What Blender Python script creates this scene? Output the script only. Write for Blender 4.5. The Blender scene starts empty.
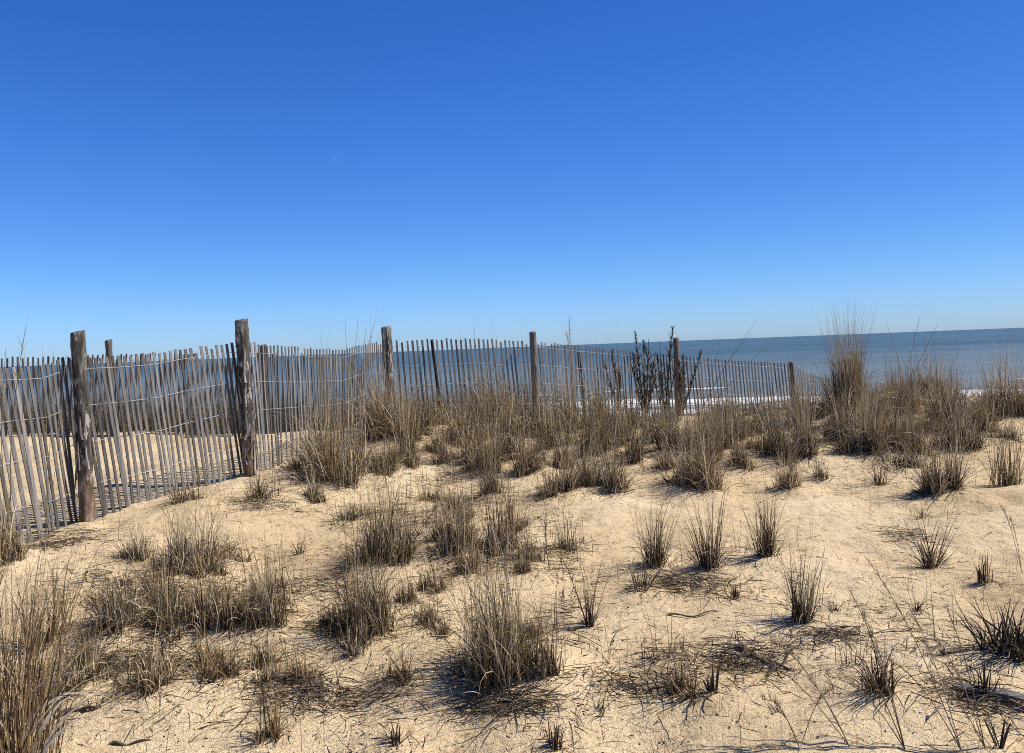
import bpy, math, random
import numpy as np
from mathutils import Matrix, Vector

rng = np.random.default_rng(11)
random.seed(11)
scn = bpy.context.scene
col = scn.collection
R = math.radians

# ------------------------------------------------------------------ camera
W, H, F = 1024, 753, 773.0
EYE = 1.5
PITCH, ROLL = R(-2.17), R(-2.2)
cam_d = bpy.data.cameras.new('camera')
cam_d.sensor_fit = 'HORIZONTAL'; cam_d.sensor_width = 36.0
cam_d.lens = F * 36.0 / W
cam_d.clip_start = 0.05; cam_d.clip_end = 80000
cam = bpy.data.objects.new('camera', cam_d); col.objects.link(cam)
CM = Matrix.Translation((0, 0, EYE)) @ Matrix.Rotation(math.pi/2 + PITCH, 4, 'X') @ Matrix.Rotation(ROLL, 4, 'Z')
cam.matrix_world = CM
scn.camera = cam

# ------------------------------------------------------------------ sky, sun, exposure
SUN_EL, SUN_BACK = 47.0, 7.0           # elevation; degrees behind the picture plane, from the right
world = bpy.data.worlds.new('World'); scn.world = world; world.use_nodes = True
nt = world.node_tree; nt.nodes.clear()
sky = nt.nodes.new('ShaderNodeTexSky'); sky.sky_type = 'NISHITA'; sky.sun_disc = False
sky.sun_elevation = R(SUN_EL); sky.sun_rotation = R(90 - SUN_BACK)
sky.altitude = 0; sky.air_density = 1.0; sky.dust_density = 0.2; sky.ozone_density = 4.0
hs = nt.nodes.new('ShaderNodeHueSaturation'); hs.inputs['Saturation'].default_value = 1.2
bg = nt.nodes.new('ShaderNodeBackground'); bg.inputs['Strength'].default_value = 0.1
wo = nt.nodes.new('ShaderNodeOutputWorld')
tcw = nt.nodes.new('ShaderNodeTexCoord'); sxw = nt.nodes.new('ShaderNodeSeparateXYZ'); nt.links.new(tcw.outputs['Generated'], sxw.inputs[0])
rw = nt.nodes.new('ShaderNodeValToRGB'); nt.links.new(sxw.outputs[2], rw.inputs[0])
ew = rw.color_ramp.elements; ew.new(.1); ew.new(.2)
for el_, (p_, c_) in zip(ew, [(0.0, (.47, .70, 1.28)), (.10, (.44, .66, 1.06)), (.48, (.32, .54, .96)), (.85, (.48, .53, .62))]): el_.position = p_; el_.color = (*c_, 1)  # top stop, above the view, set neutral to cut blue fill in the shadows
mw_ = nt.nodes.new('ShaderNodeMix'); mw_.data_type = 'RGBA'; mw_.blend_type = 'MULTIPLY'; mw_.inputs[0].default_value = 1.0
nt.links.new(sky.outputs[0], hs.inputs['Color']); nt.links.new(hs.outputs[0], mw_.inputs[6]); nt.links.new(rw.outputs[0], mw_.inputs[7])
mrx = nt.nodes.new('ShaderNodeMapRange'); mrx.interpolation_type = 'SMOOTHSTEP'
for k_, v_ in (('From Min', -.2), ('From Max', .75), ('To Min', 1.04), ('To Max', .80)): mrx.inputs[k_].default_value = v_
nt.links.new(sxw.outputs[0], mrx.inputs[0])
vm_ = nt.nodes.new('ShaderNodeVectorMath'); vm_.operation = 'SCALE'; nt.links.new(mw_.outputs[2], vm_.inputs[0]); nt.links.new(mrx.outputs[0], vm_.inputs['Scale'])
nt.links.new(vm_.outputs[0], bg.inputs['Color']); nt.links.new(bg.outputs[0], wo.inputs[0])
sd = bpy.data.lights.new('sun', 'SUN'); sd.energy = 5.0; sd.angle = R(0.53); sd.color = (1.0, 0.94, 0.85)
sun = bpy.data.objects.new('sun', sd); col.objects.link(sun)
to_sun = Vector((math.cos(R(SUN_EL))*math.cos(R(SUN_BACK)), math.cos(R(SUN_EL))*math.sin(R(SUN_BACK)), math.sin(R(SUN_EL))))
sun.rotation_euler = to_sun.to_track_quat('Z', 'Y').to_euler()
sun.location = (12, 2, 14)
vs = scn.view_settings
vs.view_transform = 'Standard'; vs.look = 'None'; vs.gamma = 1.0; vs.use_curve_mapping = False
vs.exposure = 0.5
scn.cycles.use_denoising = False; scn.cycles.filter_width = 1.0; scn.cycles.max_bounces = 6; scn.cycles.sample_clamp_indirect = 4

# ------------------------------------------------------------------ helpers
def ray(px, py):
    d = CM.to_3x3() @ Vector(((px - W/2)/F, -(py - H/2)/F, -1.0))
    return d
def at_depth(px, py, Y):
    d = ray(px, py); t = Y/d.y
    return np.array((d.x*t, Y, EYE + d.z*t))

def _hash(ix, iy, seed):
    n = (ix.astype(np.int64)*374761393 + iy.astype(np.int64)*668265263 + seed*1442695041) & 0x7fffffff
    n = (n ^ (n >> 13))*1274126177 & 0x7fffffff
    return ((n ^ (n >> 16)) & 0xffff)/65535.0
def vnoise(x, y, seed):
    x = np.asarray(x, float); y = np.asarray(y, float)
    ix = np.floor(x); iy = np.floor(y); fx = x-ix; fy = y-iy
    fx = fx*fx*fx*(fx*(fx*6-15)+10); fy = fy*fy*fy*(fy*(fy*6-15)+10)
    a = _hash(ix, iy, seed); b = _hash(ix+1, iy, seed); c = _hash(ix, iy+1, seed); d = _hash(ix+1, iy+1, seed)
    return (a*(1-fx)+b*fx)*(1-fy)+(c*(1-fx)+d*fx)*fy - 0.5
def sstep(a, b, x):
    t = np.clip((x-a)/(b-a), 0, 1); return t*t*(3-2*t)

_ly = np.linspace(-20, 500, 5201)
_lp = np.interp(_ly, [-20, 0, 2.9, 4.2, 6.4, 9, 11, 12.3, 13.6, 18, 26, 45, 62, 120, 500],
                     [-1.7, -1.6, -1.5, -1.41, -1.29, -1.2, -1.14, -1.2, -1.45, -2.2, -3.2, -4.7, -5.7, -7.5, -12])
_k = np.exp(-0.5*(np.arange(-18, 19)/7.0)**2); _k /= _k.sum()
_lp = np.convolve(np.pad(_lp, 18, mode='edge'), _k, mode='valid')

NEAR = [(-90,376,4.4),(-40,371,4.75),(0,367,5.0),(40,366,5.3),(64,358,5.55),(80,357,5.65),(120,356,6.0),(150,354,6.25),(180,349,6.55),(228,343,7.0),(245,343,7.12),
        (283,346,7.8),(315,349,8.5),(343,350,9.1),(366,344,9.8),(387,340,10.5),(411,340,10.6),(440,339,10.8),(480,339,11.1),(515,341,11.4),(532,341,11.5),
        (560,344,11.9),(600,348,12.4),(640,352,13.0),(675,355,13.5),(700,357,13.65),(740,361,13.95),(770,362,14.2),(790,364,14.3),(805,372,14.8),(825,378,15.4),(850,388,16.2),(880,398,17.0),(905,405,17.8)]
FAR = [(-120,361,11.2),(-50,359,11.3),(0,358,11.4),(60,357,11.5),(110,354.5,11.5),(160,354,11.5),(215,354,11.5),(263,352,11.5),(310,355,11.6),(345,359,12.3),(356,366,13.6),(364,374,15.2)]
NEARP = np.array([at_depth(*p) for p in NEAR]); FARP = np.array([at_depth(*p) for p in FAR])
SLAT = 1.22
CTRL = [(p[0], p[1], p[2]-SLAT+0.05, .55) for p in NEARP] + [(p[0], p[1], p[2]-SLAT+0.04, .7) for p in FARP]
p = at_depth(285, 466, 7.35); CTRL.append((p[0], p[1], p[2], .3))          # little sand shoulder right of the second post
MOUNDS = []

def ground(x, y, detail=True):
    x = np.asarray(x, float); y = np.asarray(y, float)
    yy = y - 1.6*sstep(-0.5, -4.5, x)*sstep(9, 12, y)
    z = np.interp(yy, _ly, _lp)
    z = z + 0.13*sstep(1.5, 6.5, x)*sstep(8, 11, y)*sstep(17, 13.5, y)
    z = z + 0.10*vnoise(x*0.45+3.1, y*0.6+1.7, 5)*sstep(40, 20, y)
    z = z + EYE
    sw = np.zeros_like(z); sd_ = np.zeros_like(z)
    for cx, cy, cz, r in CTRL:
        w = np.exp(-((x-cx)**2+(y-cy)**2)/(2*r*r))
        h0 = np.interp(cy - 1.6*float(sstep(-0.5, -4.5, cx)*sstep(9, 12, cy)), _ly, _lp) + EYE + 0.13*float(sstep(1.5, 6.5, cx)*sstep(8, 11, cy)*sstep(17, 13.5, cy))
        sw += w; sd_ += w*(cz-h0)
    z = z + sd_/(sw+0.25)
    for mx, my, a, r in MOUNDS:
        z = z + a*np.exp(-((x-mx)**2+(y-my)**2)/(2*r*r))
    if detail:
        near = sstep(30, 14, y)
        z = z + near*(0.055*vnoise(x*1.3, y*1.7, 21) + 0.036*vnoise(x*3.3+9, y*4.1, 22) + 0.022*vnoise(x*8+4, y*9.5, 23) + 0.010*vnoise(x*17, y*19, 24))
    return z
def at(px, py):
    d = ray(px, py); ts = np.linspace(1.5, 40, 3000)/d.y
    X = d.x*ts; Y = d.y*ts; Z = EYE + d.z*ts
    below = np.nonzero(Z < ground(X, Y, False))[0]
    i = below[0] if len(below) else len(ts)-1
    return X[i], Y[i]

def tag(o, label=None, cat=None, group=None, kind=None):
    if label: o['label'] = label
    if cat: o['category'] = cat
    if group: o['group'] = group
    if kind: o['kind'] = kind
    return o
def empty(name, loc):
    o = bpy.data.objects.new(name, None); o.location = loc; o.empty_display_size = 0.1; col.objects.link(o); return o
def mesh_obj(name, V, Fq, mat, parent=None, tint=None, smooth=True, loc=None):
    """V (n,3), Fq (m,4) quads"""
    V = np.asarray(V, np.float32); Fq = np.asarray(Fq, np.int32)
    me = bpy.data.meshes.new(name)
    me.vertices.add(len(V)); me.vertices.foreach_set('co', V.ravel())
    k = Fq.shape[1]
    me.loops.add(Fq.size); me.loops.foreach_set('vertex_index', Fq.ravel())
    me.polygons.add(len(Fq)); me.polygons.foreach_set('loop_start', np.arange(0, Fq.size, k, dtype=np.int32))
    me.polygons.foreach_set('loop_total', np.full(len(Fq), k, np.int32))
    me.polygons.foreach_set('use_smooth', np.full(len(Fq), smooth, bool))
    me.update(calc_edges=True)
    if tint is not None:
        a = me.attributes.new('tint', 'FLOAT', 'POINT'); a.data.foreach_set('value', np.asarray(tint, np.float32))
    me.materials.append(mat)
    o = bpy.data.objects.new(name, me); col.objects.link(o)
    if parent is not None: o.parent = parent
    if loc is not None: o.location = loc
    return o

class Geo:
    def __init__(s): s.V = []; s.F = []; s.T = []; s.n = 0
    def add(s, V, Fq, T=None):
        V = np.asarray(V, float).reshape(-1, 3); s.V.append(V); s.F.append(np.asarray(Fq, int).reshape(-1, 4) + s.n); s.n += len(V)
        s.T.append(np.full(len(V), .5) if T is None else np.broadcast_to(np.asarray(T, float), (len(V),)))
    def build(s, name, mat, parent=None, smooth=True, origin=(0, 0, 0)):
        return mesh_obj(name, np.concatenate(s.V) - np.asarray(origin), np.concatenate(s.F), mat, parent, np.concatenate(s.T), smooth)
    def tube(s, pts, rad, sides=6, T=.5, caps=True):
        pts = np.asarray(pts, float); n = len(pts); rad = np.broadcast_to(np.asarray(rad, float), (n,))
        tan = np.gradient(pts, axis=0); tan /= np.linalg.norm(tan, axis=1)[:, None] + 1e-9
        ref = np.array((0, 0, 1.0)) if abs(tan[0][2]) < .9 else np.array((1.0, 0, 0))
        u = np.cross(tan, ref); u /= np.linalg.norm(u, axis=1)[:, None] + 1e-9; v = np.cross(tan, u)
        a = np.arange(sides)*2*np.pi/sides
        V = pts[:, None, :] + rad[:, None, None]*(np.cos(a)[None, :, None]*u[:, None, :] + np.sin(a)[None, :, None]*v[:, None, :])
        V = V.reshape(-1, 3); Fq = []
        for i in range(n-1):
            for j in range(sides):
                k = (j+1) % sides; Fq.append((i*sides+j, i*sides+k, (i+1)*sides+k, (i+1)*sides+j))
        if caps and sides % 2 == 0:
            for b in (0, (n-1)*sides):
                for j in range(1, sides//2):
                    Fq.append((b+j-1 if j > 1 else b, b+j, b+sides-1-j, b+sides-j) if j > 1 else (b, b+1, b+sides-2, b+sides-1))
        s.add(V, Fq, T)
    def blades(s, base, az, lean, curve, length, width, T, segs=6, twist=None, drift=None, tip=0.12, power=1.4, kink=None):
        """a batch of ribbon blades, all arguments arrays of n"""
        n = len(az)
        if n == 0: return
        twist = rng.normal(0, .7, n) if twist is None else twist
        drift = rng.normal(0, .5, n) if drift is None else drift
        S = np.linspace(0, 1, segs+1)
        th = lean[:, None] + curve[:, None]*S[None, :]**1.5
        if kink is not None: th = th + kink[:, None]*(S[None, :] > .55)
        az_ = az[:, None] + drift[:, None]*S[None, :]
        d = np.stack([np.sin(th)*np.cos(az_), np.sin(th)*np.sin(az_), np.cos(th)], -1)
        step = d[:, :-1]*(length[:, None, None]/segs)
        P = np.concatenate([np.zeros((n, 1, 3)), np.cumsum(step, 1)], 1) + base[:, None, :]
        perp = np.stack([-np.sin(az_), np.cos(az_), np.zeros_like(az_)], -1)
        nor = np.cross(d, perp)
        tw = twist[:, None] + 0.8*S[None, :]*np.sign(twist)[:, None]
        side = np.cos(tw)[..., None]*perp + np.sin(tw)[..., None]*nor
        w = width[:, None]*np.maximum(1-S[None, :]**power, tip)*0.5
        A = P - side*w[..., None]; B = P + side*w[..., None]
        V = np.stack([A, B], 2).reshape(-1, 3)
        m = segs+1
        b0 = (np.arange(n)*m*2)[:, None] + (np.arange(segs)*2)[None, :]
        Fq = np.stack([b0, b0+1, b0+3, b0+2], -1).reshape(-1, 4)
        s.add(V, Fq, np.repeat(T, m*2))

# ------------------------------------------------------------------ materials
def new_mat(name):
    m = bpy.data.materials.new(name); m.use_nodes = True
    t = m.node_tree; b = t.nodes['Principled BSDF']; return m, t, b
def N(t, kind, **kw):
    n = t.nodes.new('ShaderNode'+kind)
    for k, v in kw.items():
        if k.startswith('in_'):
            n.inputs[k[3:].replace('_', ' ')].default_value = v
        else: setattr(n, k, v)
    return n
def ramp(t, stops, src=None):
    r = t.nodes.new('ShaderNodeValToRGB'); e = r.color_ramp.elements
    while len(e) < len(stops): e.new(.5)
    for el, (p, c) in zip(e, stops): el.position = p; el.color = (*c, 1)
    if src is not None: t.links.new(src, r.inputs[0])
    return r
def mix(t, a, b, fac, mode='MIX'):
    m = t.nodes.new('ShaderNodeMix'); m.data_type = 'RGBA'; m.blend_type = mode
    for i, s in ((6, a), (7, b)):
        if isinstance(s, tuple): m.inputs[i].default_value = (*s, 1)
        else: t.links.new(s, m.inputs[i])
    if isinstance(fac, float): m.inputs[0].default_value = fac
    else: t.links.new(fac, m.inputs[0])
    return m.outputs[2]

def sand_mat():
    m, t, b = new_mat('dune_sand'); L = t.links.new
    tc = N(t, 'TexCoord'); O = tc.outputs['Object']
    n1 = N(t, 'TexNoise'); n1.inputs['Scale'].default_value = 0.9; n1.inputs['Detail'].default_value = 5; L(O, n1.inputs['Vector'])
    n2 = N(t, 'TexNoise'); n2.inputs['Scale'].default_value = 14; n2.inputs['Detail'].default_value = 6; n2.inputs['Roughness'].default_value = .7; L(O, n2.inputs['Vector'])
    g = N(t, 'TexNoise'); g.inputs['Scale'].default_value = 170; g.inputs['Detail'].default_value = 2; g.inputs['Roughness'].default_value = .8; L(O, g.inputs['Vector'])
    base = ramp(t, [(.3, (.46, .350, .208)), (.55, (.55, .438, .28)), (.75, (.63, .52, .355))], n1.outputs[0])
    c2 = ramp(t, [(.3, (.55, .50, .45)), (.47, (1, 1, 1)), (.8, (1.1, 1.08, 1.03))], n2.outputs[0])
    c = mix(t, base.outputs[0], c2.outputs[0], .9, 'MULTIPLY')
    c3 = ramp(t, [(.36, (.38, .31, .25)), (.47, (1, 1, 1)), (.62, (1.18, 1.15, 1.1))], g.outputs[0])
    c = mix(t, c, c3.outputs[0], .9, 'MULTIPLY')
    # sparse dark grains and pale shell grit
    v = N(t, 'TexVoronoi'); v.inputs['Scale'].default_value = 58; L(O, v.inputs['Vector'])
    vd = ramp(t, [(.0, (1, 1, 1)), (.13, (1, 1, 1)), (.2, (0, 0, 0))], v.outputs['Distance'])
    vs_ = N(t, 'SeparateColor'); L(v.outputs['Color'], vs_.inputs[0])
    gt = N(t, 'Math', operation='GREATER_THAN'); gt.inputs[1].default_value = .70; L(vs_.outputs[0], gt.inputs[0])
    mu = N(t, 'Math', operation='MULTIPLY'); L(vd.outputs[0], mu.inputs[0]); L(gt.outputs[0], mu.inputs[1])
    gc = ramp(t, [(.0, (.10, .06, .035)), (.72, (.22, .13, .07)), (.73, (.7, .62, .5))], vs_.outputs[1])
    c = mix(t, c, gc.outputs[0], mu.outputs[0])
    L(c, b.inputs['Base Color']); b.inputs['Roughness'].default_value = .95; b.inputs['Specular IOR Level'].default_value = .15
    b1 = N(t, 'Bump'); b1.inputs['Strength'].default_value = .8; b1.inputs['Distance'].default_value = .03; L(n2.outputs[0], b1.inputs['Height'])
    b2 = N(t, 'Bump'); b2.inputs['Strength'].default_value = .6; b2.inputs['Distance'].default_value = .004; L(g.outputs[0], b2.inputs['Height']); L(b1.outputs[0], b2.inputs['Normal'])
    L(b2.outputs[0], b.inputs['Normal'])
    return m

def wood_mat(name, stops, streak=(26, 26, 1.6), patches=None, rough=.85, base_brown=False, use_tint=True):
    m, t, b = new_mat(name); L = t.links.new
    tc = N(t, 'TexCoord'); O = tc.outputs['Object']
    mp = N(t, 'Mapping'); mp.inputs['Scale'].default_value = streak; L(O, mp.inputs[0])
    n = N(t, 'TexNoise'); n.inputs['Scale'].default_value = 1.0; n.inputs['Detail'].default_value = 6; n.inputs['Roughness'].default_value = .65; L(mp.outputs[0], n.inputs[0])
    if use_tint:
        at_ = N(t, 'Attribute', attribute_name='tint')
        ad = N(t, 'Math', operation='MULTIPLY_ADD'); ad.inputs[1].default_value = .5; L(at_.outputs['Fac'], ad.inputs[0])
        sb = N(t, 'Math', operation='MULTIPLY_ADD'); sb.inputs[1].default_value = 1.0; sb.inputs[2].default_value = -.25; L(n.outputs[0], sb.inputs[0]); L(sb.outputs[0], ad.inputs[2])
        src = ad.outputs[0]
    else: src = n.outputs[0]
    c = ramp(t, stops, src).outputs[0]
    if patches:
        pn = N(t, 'TexNoise'); pn.inputs['Scale'].default_value = 14; pn.inputs['Detail'].default_value = 5; pn.inputs['Roughness'].default_value = .7
        mp2 = N(t, 'Mapping'); mp2.inputs['Scale'].default_value = (1.6, 1.6, .55); L(O, mp2.inputs[0]); L(mp2.outputs[0], pn.inputs[0])
        pr = ramp(t, [(.54, (0, 0, 0)), (.58, (1, 1, 1))], pn.outputs[0])
        c = mix(t, c, patches, pr.outputs[0])
    if base_brown:
        sx = N(t, 'SeparateXYZ'); L(O, sx.inputs[0])
        mr = N(t, 'MapRange'); mr.inputs['From Min'].default_value = .15; mr.inputs['From Max'].default_value = .5; mr.inputs['To Min'].default_value = .5; mr.inputs['To Max'].default_value = 0
        L(sx.outputs[2], mr.inputs[0]); c = mix(t, c, (.20, .115, .055), mr.outputs[0])
    L(c, b.inputs['Base Color']); b.inputs['Roughness'].default_value = rough; b.inputs['Specular IOR Level'].default_value = .25
    bp = N(t, 'Bump'); bp.inputs['Strength'].default_value = .8; bp.inputs['Distance'].default_value = .008; L(n.outputs[0], bp.inputs['Height']); L(bp.outputs[0], b.inputs['Normal'])
    return m

def grass_mat(name, stops, transl=.12):
    m, t, b = new_mat(name); L = t.links.new
    at_ = N(t, 'Attribute', attribute_name='tint')
    oi = N(t, 'ObjectInfo')
    tc = N(t, 'TexCoord'); n = N(t, 'TexNoise'); n.inputs['Scale'].default_value = 25; n.inputs['Detail'].default_value = 3; L(tc.outputs['Object'], n.inputs[0])
    a1 = N(t, 'Math', operation='MULTIPLY_ADD'); a1.inputs[1].default_value = .3; a1.inputs[2].default_value = -.15; L(n.outputs[0], a1.inputs[0])
    a2 = N(t, 'Math', operation='ADD'); L(a1.outputs[0], a2.inputs[0]); L(at_.outputs['Fac'], a2.inputs[1])
    a3 = N(t, 'Math', operation='MULTIPLY_ADD'); a3.inputs[1].default_value = .16; L(oi.outputs['Random'], a3.inputs[0])
    a4 = N(t, 'Math', operation='SUBTRACT'); a4.inputs[1].default_value = .08; L(a2.outputs[0], a3.inputs[2]); L(a3.outputs[0], a4.inputs[0])
    c = ramp(t, stops, a4.outputs[0])
    L(c.outputs[0], b.inputs['Base Color']); b.inputs['Roughness'].default_value = .7; b.inputs['Specular IOR Level'].default_value = .3
    tr = N(t, 'BsdfTranslucent'); L(c.outputs[0], tr.inputs[0])
    mx = N(t, 'MixShader'); mx.inputs[0].default_value = transl
    out = t.nodes['Material Output']; L(b.outputs[0], mx.inputs[1]); L(tr.outputs[0], mx.inputs[2]); L(mx.outputs[0], out.inputs[0])
    return m

M = {}
M['sand'] = sand_mat()
M['slat'] = wood_mat('weathered_slat', [(.15, (.045, .042, .039)), (.5, (.125, .118, .11)), (.85, (.26, .245, .23))], (60, 60, 3))
M['post'] = wood_mat('weathered_post', [(.32, (.018, .016, .014)), (.5, (.07, .062, .054)), (.70, (.26, .24, .215))], (34, 34, 5), patches=(.36, .33, .29), base_brown=True)
M['farpost'] = wood_mat('grey_post', [(.25, (.05, .042, .036)), (.5, (.12, .10, .088)), (.75, (.2, .175, .15))], (28, 28, 2.2))
M['stake'] = wood_mat('dark_stake', [(.25, (.018, .016, .015)), (.6, (.035, .03, .028)), (.8, (.06, .05, .045))], (28, 28, 2.2))
M['bark'] = wood_mat('peeling_bark', [(.25, (.10, .08, .065)), (.5, (.22, .19, .16)), (.8, (.42, .38, .33))], (20, 20, 4))
M['drift'] = wood_mat('driftwood', [(.25, (.03, .026, .022)), (.5, (.09, .08, .07)), (.8, (.22, .20, .18))], (4, 40, 40))
M['twig'] = wood_mat('dark_twig', [(.25, (.03, .024, .018)), (.5, (.07, .055, .04)), (.8, (.15, .12, .09))], (20, 20, 20))
mw, tw_, bw = new_mat('galvanised_wire'); bw.inputs['Base Color'].default_value = (.42, .41, .40, 1); bw.inputs['Roughness'].default_value = .55; bw.inputs['Metallic'].default_value = .3; M['wire'] = mw
M['grass'] = grass_mat('dry_beach_grass', [(.0, (.016, .010, .005)), (.22, (.07, .043, .019)), (.45, (.22, .145, .066)), (.7, (.43, .315, .165)), (1, (.70, .60, .42))])
M['olive'] = grass_mat('olive_dry_grass', [(.0, (.016, .011, .005)), (.22, (.06, .041, .018)), (.45, (.19, .135, .060)), (.7, (.39, .295, .155)), (1, (.67, .58, .41))])
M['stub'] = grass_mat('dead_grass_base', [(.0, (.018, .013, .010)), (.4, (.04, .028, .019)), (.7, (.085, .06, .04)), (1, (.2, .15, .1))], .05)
M['dark'] = grass_mat('blackened_leaf', [(.0, (.018, .014, .010)), (.5, (.05, .038, .026)), (1, (.13, .10, .07))], .05)
M['pale'] = grass_mat('bleached_leaf', [(.0, (.28, .235, .165)), (.5, (.46, .40, .30)), (1, (.78, .75, .67))], .45)
M['wisp'] = grass_mat('wispy_stalk', [(.0, (.09, .065, .035)), (.5, (.22, .165, .095)), (1, (.42, .34, .22))], .2)

# ------------------------------------------------------------------ tufts: (px, py of the base, width px, height px, style, label)
TUFTS = [
 (503,692,112,140,'bush','largest tuft in the middle foreground, dense brown blades casting a black shadow'),
 (386,641,100,92,'bush','wide bushy tuft just left of and behind the largest foreground tuft'),
 (384,572,92,80,'bush','brown tuft standing straight behind the wide bushy tuft of the left foreground'),
 (457,562,58,60,'bush','thin brown tuft between two bushier tufts, behind the largest foreground tuft'),
 (503,560,46,98,'upright','tall upright narrow tuft behind the largest foreground tuft'),
 (568,556,42,48,'sparse','loose open tuft on bare sand right of the tall upright narrow tuft'),
 (590,632,26,66,'sparse','few thin standing stems at the right flank of the largest foreground tuft'),
 (545,690,46,40,'bush','low dark tuft tucked against the right foot of the largest foreground tuft'),
 (190,573,58,64,'bush','dark-based tuft on the sand right of the nearest fence post'),
 (265,502,44,34,'low','low tuft in front of the foot of the tallest fence post'),
 (187,506,44,36,'low','low straw tuft at the slat bottoms between the two nearest posts'),
 (116,640,48,62,'bush','leftmost tuft of the row on the left with a long black shadow line'),
 (162,636,52,66,'bush','second tuft from the left in the shadowed row'),
 (216,641,58,64,'bush','third tuft from the left in the shadowed row'),
 (274,637,52,66,'bush','rightmost tuft of the shadowed row on the left'),
 (150,702,60,46,'low','low matted tuft in the left foreground beside a dark fallen stick'),
 (212,694,52,52,'low','low tuft in the left foreground below the shadowed row'),
 (300,690,40,34,'low','small low tuft left of the largest foreground tuft, on littered sand'),
 (395,690,46,44,'low','low loose tuft in the black shadow of the largest foreground tuft'),
 (268,748,42,52,'low','small tuft with one tall thin stalk at the bottom edge, left of centre'),
 (655,566,52,72,'fan','fan of thin bare stems, left one of the pair on open sand'),
 (710,573,46,82,'fan','fan of dark stems with black base, right one of the pair on open sand'),
 (766,566,44,80,'fan','upright brown tuft with reddish base alone on open sand right of the stem pair'),
 (802,621,44,82,'fan','slim feathery tuft on open sand in front of the upright brown tuft'),
 (680,690,84,46,'low','flat sprawling tuft right of the largest foreground tuft, with a leaning stalk'),
 (880,700,58,62,'bent','tuft of dark bent blades alone on the right foreground sand'),
 (930,566,48,66,'vee','open V-shaped tuft of pale and dark blades on the right sand'),
 (984,583,26,32,'stub','tight cluster of black pointed stubs on bare sand at the right'),
 (1008,662,74,70,'spiky','large black spiky clump cut by the right edge of the picture'),
 (641,597,26,28,'stub','short dark stub cluster left of the fan of thin bare stems'),
 (733,598,20,22,'stub','small dark stub cluster at the foot of the fan with the black base'),
 (713,700,20,36,'stub','short brown stub cluster at the right end of the flat sprawling tuft'),
 (556,750,24,30,'stub','little group of upright cut stubs at the bottom edge near the middle'),
 (600,716,28,26,'sprig','sparse sprig with spread stems right below the largest foreground tuft'),
 (396,752,22,30,'stub','two crossed dark stubs at the bottom edge below the wide bushy tuft'),
 (1000,752,34,40,'vstub','forked black stem at the bottom right corner'),
 (922,520,24,20,'sprig','small dark sprig above the open V-shaped tuft'),
 (918,610,26,26,'sprig','thin sprig on open sand below the open V-shaped tuft'),
 (835,612,22,20,'sprig','small crumpled sprig right of the slim feathery tuft'),
 (945,660,16,28,'sprig','tiny upright sprig left of the large black spiky clump'),
 (190,440+230,10,1,'skip',''),
 (1008,486,44,84,'upright','tall tuft cut by the right edge at the front of the fence-side growth'),
 (940,493,42,66,'dense','dark narrow tuft standing forward on bare sand, right of the middle'),
 (880,484,30,36,'sparse','small sparse tuft left of the dark narrow forward tuft'),
 (822,482,26,22,'low','tiny squat tuft, right one of two on the bare sand edge'),
 (787,490,32,40,'bush','squat brown tuft on the bare sand edge below the feathery giant'),
 (601,496,62,62,'dense','dense dark tuft in the middle standing at the front of the fence-side growth'),
 (695,494,58,66,'dense','dense brown tuft with black base right of the middle, at the front of the growth'),
 (560,500,44,44,'bush','tuft hugging the left side of the dense dark middle tuft'),
 (811,466,46,64,'dense','upright brown tuft directly below the feathery giant, first to the left'),
 (875,462,46,54,'dense','dark tuft directly below the feathery giant, first to the right'),
 (850,436,48,122,'giant','feathery giant, the tallest grass tuft, rising above the sea horizon'),
 (992,410,78,62,'paletuft','pale straw tuft with drooping blades near the right end of the crest'),
 (946,404,66,58,'paletuft','straw tuft left of the pale drooping one near the right end of the crest'),
 (1020,418,44,52,'bush','brown tuft at the right edge on the crest beside the pale drooping tuft'),
 (345,486,84,100,'big','big bushy tuft leaning against the fence left of the third post'),
 (318,474,50,56,'bush','tuft at the left foot of the big bushy tuft by the fence'),
 (372,448,58,82,'big','high tuft reaching up the slats just left of the third post'),
 (345,528,60,30,'sprig','sprig of arching blades on the sand in front of the big bushy tuft'),
 (440,600,36,40,'sparse','sparse stems between the wide bushy tuft and the largest foreground tuft'),
 (300,560,26,26,'sprig','small dark sprig on clean sand left of the middle tufts'),
 (86,690,46,56,'bush','shaded tuft behind the tall grass at the left edge'),
 (50,640,58,84,'upright','upright tuft behind the tall grass at the left edge, below the fence'),
 (20,575,70,70,'big','tuft of dry blades against the slats at the left edge'),
 (0,800,70,290,'left','tall loose grass in the near left corner with curled white leaves'),
 (985,700,22,44,'stub','dark stubs rising behind the fallen grey board'),
 (655,662,16,74,'stalk','single leaning brown stalk cluster above the flat sprawling tuft'),
 (850,668,24,70,'stalk','slender bent stalk rising behind the dark bent-blade tuft'),
]
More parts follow.
